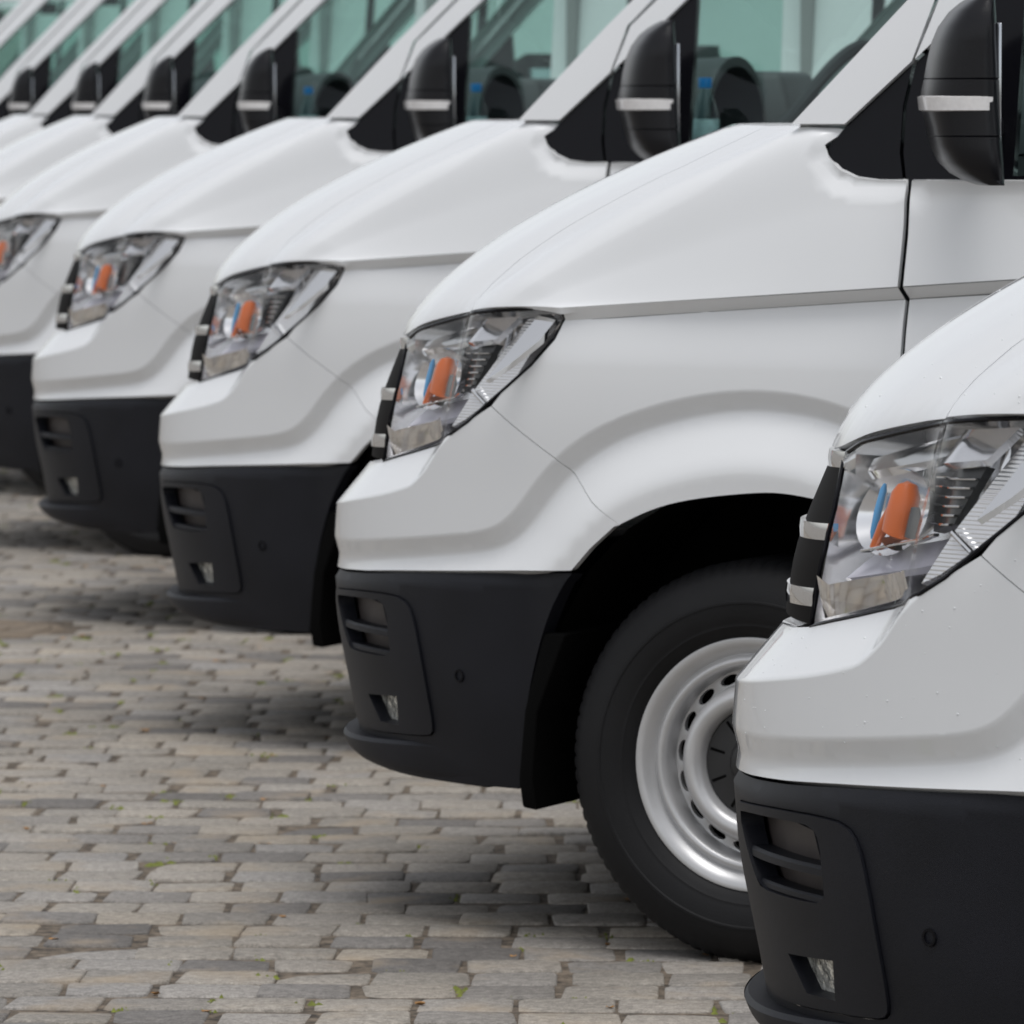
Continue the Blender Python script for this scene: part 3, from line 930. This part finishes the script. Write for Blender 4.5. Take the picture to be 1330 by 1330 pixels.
# instrument binnacle hood: an arch open to the rear
rings = []
for x, k in ((1.12,.55),(1.20,.9),(1.30,1.0),(1.385,1.02)):
    P = []
    for t in range(0, 181, 12):
        P.append((x, -.40-.205*k*math.cos(R(t)), 1.40+.195*k*math.sin(R(t))**.8))
    for t in range(180, -1, -12):
        P.append((x, -.40-.188*k*math.cos(R(t)), 1.395+.178*k*math.sin(R(t))**.8))
    rings.append(P)
MB().loft(rings).build('instrument_hood', M['dash'], dash, auto=50)
MB().box(1.20,1.215,-.58,-.22,1.33,1.56).build('instrument_panel', M['dash_dark'], dash)
MB().loft([[(1.12,-.15,1.38),(1.45,-.15,1.25),(1.45,.18,1.25),(1.12,.18,1.38)],[(1.14,-.14,1.50),(1.43,-.13,1.44),(1.43,.16,1.44),(1.14,.17,1.50)],[(1.16,-.11,1.57),(1.385,-.10,1.565),(1.385,.13,1.565),(1.16,.14,1.57)]]).build('centre_console', M['dash'], dash, bevel=.02)
# steering wheel
SWC = Vector((1.60, -.42, 1.46)); tilt = R(32)
P = []
for k in range(41):
    a = 2*math.pi*k/40
    v = Vector((0, .19*math.cos(a), .19*math.sin(a)))
    v = Matrix.Rotation(tilt, 3, 'Y') @ v
    P.append(SWC+v)
stw = MB().tube(P, .016, 8, cap=False).build('steering_wheel', M['dash'], van)
m_ = MB()
for a in (0, math.pi, -math.pi/2):
    v = Matrix.Rotation(tilt, 3, 'Y') @ Vector((0, .19*math.cos(a), .19*math.sin(a)))
    m_.tube([SWC+Vector((-.02, 0, 0)), SWC+v], .014, 6)
m_.tube([SWC+Vector((.0, 0, 0)), SWC+Vector((-.22, 0, -.14))], [.06, .04], 10)
m_.build('steering_hub', M['dash'], stw)
for y in (-.45, .45):
    st = MB().loft([[(1.75,y-.24,.80),(2.2,y-.24,.80),(2.2,y+.24,.80),(1.75,y+.24,.80)],[(1.68,y-.25,.94),(2.2,y-.25,.90),(2.2,y+.25,.90),(1.68,y+.25,.94)],[(1.70,y-.23,.97),(2.2,y-.23,.93),(2.2,y+.23,.93),(1.70,y+.23,.97)]]).build('seat', M['seat'], van, bevel=.03)
    MB().loft([[(2.12,y-.24,.90),(2.26,y-.22,.90),(2.26,y+.22,.90),(2.12,y+.24,.90)],[(2.16,y-.25,1.25),(2.31,y-.21,1.25),(2.31,y+.21,1.25),(2.16,y+.25,1.25)],[(2.24,y-.19,1.50),(2.35,y-.16,1.50),(2.35,y+.16,1.50),(2.24,y+.19,1.50)]]).build('backrest', M['seat'], st, bevel=.03)
    MB().box(2.27,2.37,y-.13,y+.13,1.53,1.72).build('headrest', M['seat'], st, bevel=.035)
    MB().box(1.95,2.2,y-.20,y+.20,.52,.80).build('seat_base', M['dash_dark'], st, bevel=.02)
MB().box(1.72,1.745,-.10,.10,2.03,2.10).build('inner_mirror', M['gloss_black'], van, bevel=.01)
# ------------------------------------------------------------------ the row of vans
VANS = [(.560,8.545,26.3),(-.073,11.7805,25.3),(-.615,14.997,21.9),(-1.194,18.284,19.9),(-1.691,21.30,23.6)]
LABELS = [
 'white delivery van at the open end of the row, only its nose and headlight showing',
 'white delivery van showing its silver front wheel, second from the open end of the row',
 'white delivery van third from the open end, a blue-capped bottle on its dashboard',
 'white delivery van fourth from the open end of the parked row',
 'white delivery van fifth from the open end of the parked row',
 'white delivery van sixth from the open end of the parked row',
 'white delivery van seventh from the open end of the parked row',
 'white delivery van eighth from the open end of the parked row',
 'white delivery van ninth from the open end of the parked row',
 'white delivery van tenth from the open end of the parked row',
 'white delivery van eleventh from the open end of the parked row',
]
FAR = [(-2.187,24.35,23.5),(-2.663,27.45,23.9),(-3.196,30.5,23.5),(-3.758,33.6,23.5),(-4.326,36.7,23.2),(-4.896,39.8,23.6)]
allv = VANS+FAR
for i, (x, y, b) in enumerate(allv):
    o = van if i == 0 else copy_tree(van, None)
    o.location = (x, y, -.026 if i == 0 else 0)
    o.rotation_euler = (0, 0, -R(b))
    o['label'] = LABELS[i]; o['category'] = 'van'; o['group'] = 'white vans parked side by side in a row'

# ------------------------------------------------------------------ water bottles on the dashboards
def make_bottle():
    prof_ = [(0,0),(.027,0),(.031,.006),(.031,.05),(.029,.056),(.031,.062),(.031,.125),(.028,.140),(.019,.170),(.0135,.185),(.0125,.20),(0,.20)]
    b = MB().lathe(prof_, 24, 'z').build('water_bottle', M['bottle'])
    MB().lathe([(.0315,.062),(.0322,.064),(.0322,.120),(.0315,.122)], 24, 'z').build('bottle_label', M['bottle_label'], b)
    MB().lathe([(.0125,.193),(.0155,.193),(.0155,.214),(.0145,.216),(0,.216)], 20, 'z').build('bottle_cap', M['bottle_cap'], b)
    return b
b0 = make_bottle()
for k, vi in enumerate((2, 3, 4)):
    x, y, b = allv[vi]
    o = b0 if k == 0 else copy_tree(b0, None)
    Rm = Matrix.Rotation(-R(b), 3, 'Z')
    p = Vector((x, y, 0))+Rm @ Vector((1.405, -.67, 1.332))
    o.location = p
    o['label'] = 'blue-capped clear water bottle in the cab of the %s van from the open end' % ('third', 'fourth', 'fifth')[k]
    o['category'] = 'bottle'; o['group'] = 'water bottles in the van cabs'
TRAY = MB().box(1.34,1.47,-.76,-.58,1.29,1.332).build('cup_holder', M['dash_dark'])
TRAY.parent = van
for i in range(1, len(allv)):
    pass
# ------------------------------------------------------------------ rain drops on the end van
rd_ = random.Random(5)
V = []; F = []
def drop(p, n, r):
    n = Vector(n).normalized(); a = n.orthogonal().normalized(); c = n.cross(a); b = len(V); k = 7
    for (rr, hh) in ((1, -.1), (.75, .38)):
        for i in range(k):
            V.append(tuple(Vector(p)+(a*math.cos(2*math.pi*i/k)+c*math.sin(2*math.pi*i/k))*r*rr+n*r*hh))
    V.append(tuple(Vector(p)+n*r*.55))
    for i in range(k):
        j = (i+1) % k
        F.append((b+i, b+j, b+k+j, b+k+i)); F.append((b+k+i, b+k+j, b+2*k))
for i in range(260):
    if rd_.random() < .55:
        u_, z_ = rd_.uniform(.35, 1.1), rd_.uniform(.68, 1.05)
        if inside(LENS, u_, z_) or (u_ < .47 and z_ > .84): continue
        x, w, z = SL(u_, z_); nn = fnorm(SL, u_, z_, (.002, .002))
        if sdist(x, z) < -.14: continue
    else:
        a_, b_ = rd_.uniform(.03, .9), rd_.uniform(2.0, 7.8)
        x, w, z = SU(a_, b_); nn = fnorm(SU, a_, b_, (.002, .002))
    nn = Vector((nn.x, -nn.y, nn.z))
    if nn.dot(Vector((x-2.5, -w, z-.7))) < 0: nn = -nn
    drop((x, -w, z), nn, rd_.choice((.0008, .001, .0013, .0018)))
M['water'] = mat('water_drop', (.75, .77, .78), .04, spec=.9)
o = new_mesh('rain_drops', V, F, M['water'], van)
o['kind'] = 'stuff'
# ------------------------------------------------------------------ ground
def ground_mat(name):
    m = bpy.data.materials.new(name); m.use_nodes = True
    n = m.node_tree; b = n.nodes['Principled BSDF']
    tc = n.nodes.new('ShaderNodeTexCoord')
    t = n.nodes.new('ShaderNodeTexNoise'); t.inputs['Scale'].default_value = 28; t.inputs['Detail'].default_value = 8; t.inputs['Roughness'].default_value = .7
    cr = n.nodes.new('ShaderNodeValToRGB')
    cr.color_ramp.elements[0].color = (.035,.028,.022,1); cr.color_ramp.elements[1].color = (.24,.19,.14,1)
    cr.color_ramp.elements[0].position = .38; cr.color_ramp.elements[1].position = .68
    n.links.new(tc.outputs['Object'], t.inputs['Vector']); n.links.new(t.outputs['Fac'], cr.inputs[0]); n.links.new(cr.outputs[0], b.inputs['Base Color'])
    b.inputs['Roughness'].default_value = .95
    return m
def stone_mat():
    m = bpy.data.materials.new('granite_sett'); m.use_nodes = True
    n = m.node_tree; b = n.nodes['Principled BSDF']; lk = n.links.new
    g = n.nodes.new('ShaderNodeNewGeometry')
    cr = n.nodes.new('ShaderNodeValToRGB')
    el = cr.color_ramp.elements
    el[0].color = (0.174,0.160,0.148,1); el[1].color = (0.400,0.350,0.286,1)
    for p, c in ((.14,(0.255,0.237,0.219,1)),(.35,(0.331,0.301,0.261,1)),(.7,(0.371,0.334,0.289,1)),(.85,(0.336,0.316,0.295,1))):
        e = el.new(p); e.color = c
    at = n.nodes.new('ShaderNodeAttribute'); at.attribute_name = 'tone'
    ob = n.nodes.new('ShaderNodeObjectInfo')
    mx0 = n.nodes.new('ShaderNodeMath'); mx0.operation = 'ADD'
    lk(at.outputs['Fac'], mx0.inputs[0]); lk(ob.outputs['Random'], mx0.inputs[1])
    fr = n.nodes.new('ShaderNodeMath'); fr.operation = 'FRACT'; lk(mx0.outputs[0], fr.inputs[0])
    lk(fr.outputs[0], cr.inputs[0])
    pos = g.outputs['Position']
    t1 = n.nodes.new('ShaderNodeTexNoise'); t1.inputs['Scale'].default_value = 55; t1.inputs['Detail'].default_value = 8; t1.inputs['Roughness'].default_value = .7
    t2 = n.nodes.new('ShaderNodeTexNoise'); t2.inputs['Scale'].default_value = 1.6; t2.inputs['Detail'].default_value = 5
    t3 = n.nodes.new('ShaderNodeTexNoise'); t3.inputs['Scale'].default_value = 260; t3.inputs['Detail'].default_value = 3
    for t in (t1, t2, t3): lk(pos, t.inputs['Vector'])
    def rng(t, a, c, f0=.35, f1=.65):
        r = n.nodes.new('ShaderNodeMapRange'); r.inputs['From Min'].default_value = f0; r.inputs['From Max'].default_value = f1
        r.inputs['To Min'].default_value = a; r.inputs['To Max'].default_value = c
        lk(t.outputs['Fac'], r.inputs['Value']); return r.outputs[0]
    def mul(a, bb):
        x = n.nodes.new('ShaderNodeMix'); x.data_type = 'RGBA'; x.blend_type = 'MULTIPLY'; x.inputs['Factor'].default_value = 1
        lk(a, x.inputs[6]); lk(bb, x.inputs[7]); return x.outputs[2]
    c = mul(cr.outputs[0], rng(t1, .62, 1.18))
    c = mul(c, rng(t2, .82, 1.1))
    c = mul(c, rng(t3, .74, 1.16))
    # warm dust stains
    t4 = n.nodes.new('ShaderNodeTexNoise'); t4.inputs['Scale'].default_value = 5; t4.inputs['Detail'].default_value = 6; lk(pos, t4.inputs['Vector'])
    sx = n.nodes.new('ShaderNodeMix'); sx.data_type = 'RGBA'; sx.inputs[7].default_value = (.36,.285,.20,1)
    lk(c, sx.inputs[6]); lk(rng(t4, 0, .6, .54, .72), sx.inputs['Factor'])
    lk(sx.outputs[2], b.inputs['Base Color'])
    b.inputs['Roughness'].default_value = .78
    bp = n.nodes.new('ShaderNodeBump'); bp.inputs['Strength'].default_value = .5; bp.inputs['Distance'].default_value = .006
    lk(t1.outputs['Fac'], bp.inputs['Height']); lk(bp.outputs[0], b.inputs['Normal'])
    return m
M['soil'] = ground_mat('joint_soil')
M['stone'] = stone_mat()
M['moss'] = mat('moss', (.15, .17, .03), .95, noise=(70, .4))
M['leaf'] = mat('dry_leaf', (.32, .17, .06), .8, noise=(50, .4))
def far_paving():
    m = bpy.data.materials.new('far_paving'); m.use_nodes = True
    n = m.node_tree; b = n.nodes['Principled BSDF']; lk = n.links.new
    tc = n.nodes.new('ShaderNodeTexCoord')
    br = n.nodes.new('ShaderNodeTexBrick'); br.inputs['Scale'].default_value = 1.6
    br.inputs['Brick Width'].default_value = .16; br.inputs['Row Height'].default_value = .152; br.inputs['Mortar Size'].default_value = .012
    br.inputs['Color1'].default_value = (.23,.22,.205,1); br.inputs['Color2'].default_value = (.31,.29,.262,1); br.inputs['Mortar'].default_value = (.11,.09,.07,1)
    t = n.nodes.new('ShaderNodeTexNoise'); t.inputs['Scale'].default_value = 3; t.inputs['Detail'].default_value = 8
    mx = n.nodes.new('ShaderNodeMix'); mx.data_type = 'RGBA'; mx.blend_type = 'MULTIPLY'; mx.inputs['Factor'].default_value = .6
    lk(tc.outputs['Object'], br.inputs['Vector']); lk(tc.outputs['Object'], t.inputs['Vector'])
    r = n.nodes.new('ShaderNodeMapRange'); r.inputs['To Min'].default_value = .5; r.inputs['To Max'].default_value = 1.4; lk(t.outputs['Fac'], r.inputs['Value'])
    lk(br.outputs['Color'], mx.inputs[6]); lk(r.outputs[0], mx.inputs[7]); lk(mx.outputs[2], b.inputs['Base Color'])
    b.inputs['Roughness'].default_value = .85
    return m
gm = MB(); gm.v = [(-400,-200,-.034),(400,-200,-.034),(400,900,-.034),(-400,900,-.034)]; gm.f = [(0,1,2,3)]
gr = gm.build('ground', far_paving()); gr['kind'] = 'structure'

rnd = random.Random(11)
def gz(y): return -.026*(1-sstep(8.0, 9.5, y))
gm = MB(); ys_ = [7.34,8.0,8.25,8.5,8.75,9.0,9.25,9.5,40.4]
for y_ in ys_: gm.v += [(-4.65,y_,gz(y_)-.0032),(6.6,y_,gz(y_)-.0032)]
gm.f = [(2*i,2*i+1,2*i+3,2*i+2) for i in range(len(ys_)-1)]
gr = gm.build('joint_bed', M['soil']); gr['kind'] = 'structure'
pav = empty('pavement'); pav['kind'] = 'structure'
# sett shapes: a low rounded block, its top slightly domed
def sett(cx, cy, lx, ly, rot, seedr, h):
    """16 vertices: footprint ring, shoulder ring, top ring"""
    cs, sn = math.cos(rot), math.sin(rot)
    jit = [(seedr.uniform(-.0055,.0055), seedr.uniform(-.004,.004)) for _ in range(8)]
    base = [(-1,-.84),(-.86,-1),(.86,-1),(1,-.84),(1,.84),(.86,1),(-.86,1),(-1,.84)]
    tx, ty = seedr.gauss(0,.012), seedr.gauss(0,.014)
    V = []
    for sc, z in ((1.0,-.03),(1.0,-.0022),(.90,0.0)):
        for (a, b), (jx, jy) in zip(base, jit):
            px, py = a*lx/2*(1 if sc == 1 else 1-.0035/lx*2)+jx, b*ly/2*(1 if sc == 1 else 1-.0035/ly*2)+jy
            zz = z+h+(tx*px+ty*py if z > -.02 else 0)
            V.append((cx+px*cs-py*sn, cy+px*sn+py*cs, zz))
    V.append((cx, cy, h+.0012))
    F = []
    for k in range(2):
        for i in range(8):
            j = (i+1) % 8
            F.append((k*8+i, k*8+j, (k+1)*8+j, (k+1)*8+i))
    for i in range(8): F.append((16+i, 16+(i+1) % 8, 24))
    return V, F
W_ = .152; RA = R(-1.5)
stones = []
gaps = []
manhole = (-.0, 0)
MHX, MHY = -1.60, 17.25
for r in range(0, 215):
    yy = 7.4+r*W_
    x = -4.6+(r % 2)*.083+rnd.uniform(-.02, .02)
    row_l = [.1580+rnd.gauss(0,.008) for _ in range(90)]; ci = 0
    x1 = 6.5 if yy < 24 else 4
    while x < x1:
        lx = row_l[ci % 90]; ci += 1
        g = .166-lx+rnd.uniform(-.006,.007); g = max(.003, g)
        cx = x+lx/2
        X = cx*math.cos(RA)-(yy-12)*math.sin(RA); Y = 12+cx*math.sin(RA)+(yy-12)*math.cos(RA)+rnd.uniform(-.006,.006)
        if (X-MHX)**2+(Y-MHY)**2 >.37**2:
            stones.append((X, Y, lx, W_-rnd.uniform(.008,.020), RA+rnd.gauss(0,.012), gz(Y)+rnd.gauss(0,.0012)))
            if rnd.random() < .8: gaps.append((X+lx/2+g/2, Y, g))
        x += lx+g
# visible size: nearest setts inside the view become single objects
def in_view(X, Y):
    px = 665+7900*X/Y; py = 140+7900*CAM_H/Y
    if not (-20 < px < 1350 and py < 1345): return False
    if px > 985: return False
    if py < 1240 and px > 770+ (py-1240)*-.1: return False
    return True
vis = sorted([s for s in stones if in_view(s[0], s[1])], key=lambda s: s[1])[:300]
vid = set(id(s) for s in vis)
for s in vis:
    V, F = sett(0, 0, s[2], s[3], s[4], rnd, 0)
    me = bpy.data.meshes.new('sett'); me.from_pydata(V, [], F); me.update()
    me.polygons.foreach_set('use_smooth', [True]*len(F))
    me.materials.append(M['stone'])
    o = bpy.data.objects.new('sett', me); link(o); o.parent = pav; o.location = (s[0], s[1], s[5])
V = []; F = []; tone = []
for s in stones:
    if id(s) in vid: continue
    v, f = sett(s[0], s[1], s[2], s[3], s[4], rnd, s[5])
    b = len(V); V += v; F += [tuple(i+b for i in q) for q in f]
    tone += [rnd.random()]*len(v)
o = new_mesh('setts', V, F, M['stone'], pav)
a = o.data.attributes.new('tone', 'FLOAT', 'POINT'); a.data.foreach_set('value', tone)
o['kind'] = 'stuff'
# moss and dry leaf crumbs in the joints
def tufts(name, spots, m, kind):
    V = []; F = []
    for (x, y, sx, sy, h) in spots:
        for k in range(7 if kind == 'moss' else 1):
            cx, cy = x+rnd.gauss(0, sx*.35), y+rnd.gauss(0, sy*.35)
            r_ = (rnd.uniform(.45,.85)*min(sx, sy)) if kind == 'moss' else sx
            b = len(V); n = 7
            ph = rnd.random()*6
            for i in range(n):
                a_ = 2*math.pi*i/n+ph; q = r_*rnd.uniform(.7,1.25)
                V.append((cx+q*math.cos(a_), cy+q*math.sin(a_)*(1 if kind == 'moss' else .6), -.016 if kind == 'moss' else h+rnd.uniform(0,.004)))
            V.append((cx, cy, h+rnd.uniform(-.003,.004)))
            for i in range(n): F.append((b+i, b+(i+1) % n, b+n))
    return new_mesh(name, V, F, m)
sp = []
lf = []
for (x, y, g) in gaps:
    if rnd.random() < .10: sp.append((x+rnd.uniform(-.05,.05), y+rnd.choice((-.076,.076)), rnd.uniform(.025,.05), .022, .0005))
    if rnd.random() < .24: sp.append((x+rnd.uniform(-.01,.01), y+rnd.choice((-.07,.0,.05,.07)), .02+g*1.1, rnd.uniform(.04,.08), .002))
    if rnd.random() < .22: lf.append((x+rnd.uniform(-.02,.02), y+rnd.uniform(-.08,.08), rnd.uniform(.006,.014), 0, rnd.choice((-.008,.001))))
o = tufts('moss', sp, M['moss'], 'moss'); o['kind'] = 'stuff'; o['label'] = 'green moss tufts growing in the joints between the setts'; o['category'] = 'moss'
o = tufts('dry_leaves', lf, M['leaf'], 'leaf'); o['kind'] = 'stuff'; o['label'] = 'brown leaf crumbs caught in the joints of the paving'; o['category'] = 'leaves'
# manhole cover
M['iron'] = mat('rusty_iron', (.19, .15, .11), .8, noise=(12, .35), bump=(40, .4))
mh = MB().lathe([(0,.004),(.05,.004),(.052,.0005),(.10,.0005),(.102,.004),(.17,.004),(.172,.0005),(.23,.0005),(.232,.004),(.285,.004),(.287,-.02)], 48, 'z').build('manhole_cover', M['iron'])
mh.location = (MHX, MHY, 0)
MB().lathe([(.292,-.02),(.292,.003),(.32,.002),(.335,-.008),(.34,-.02)], 48, 'z').build('rim_ring', M['iron'], mh)
mh['label'] = 'round rust brown manhole cover set among the setts'; mh['category'] = 'manhole cover'
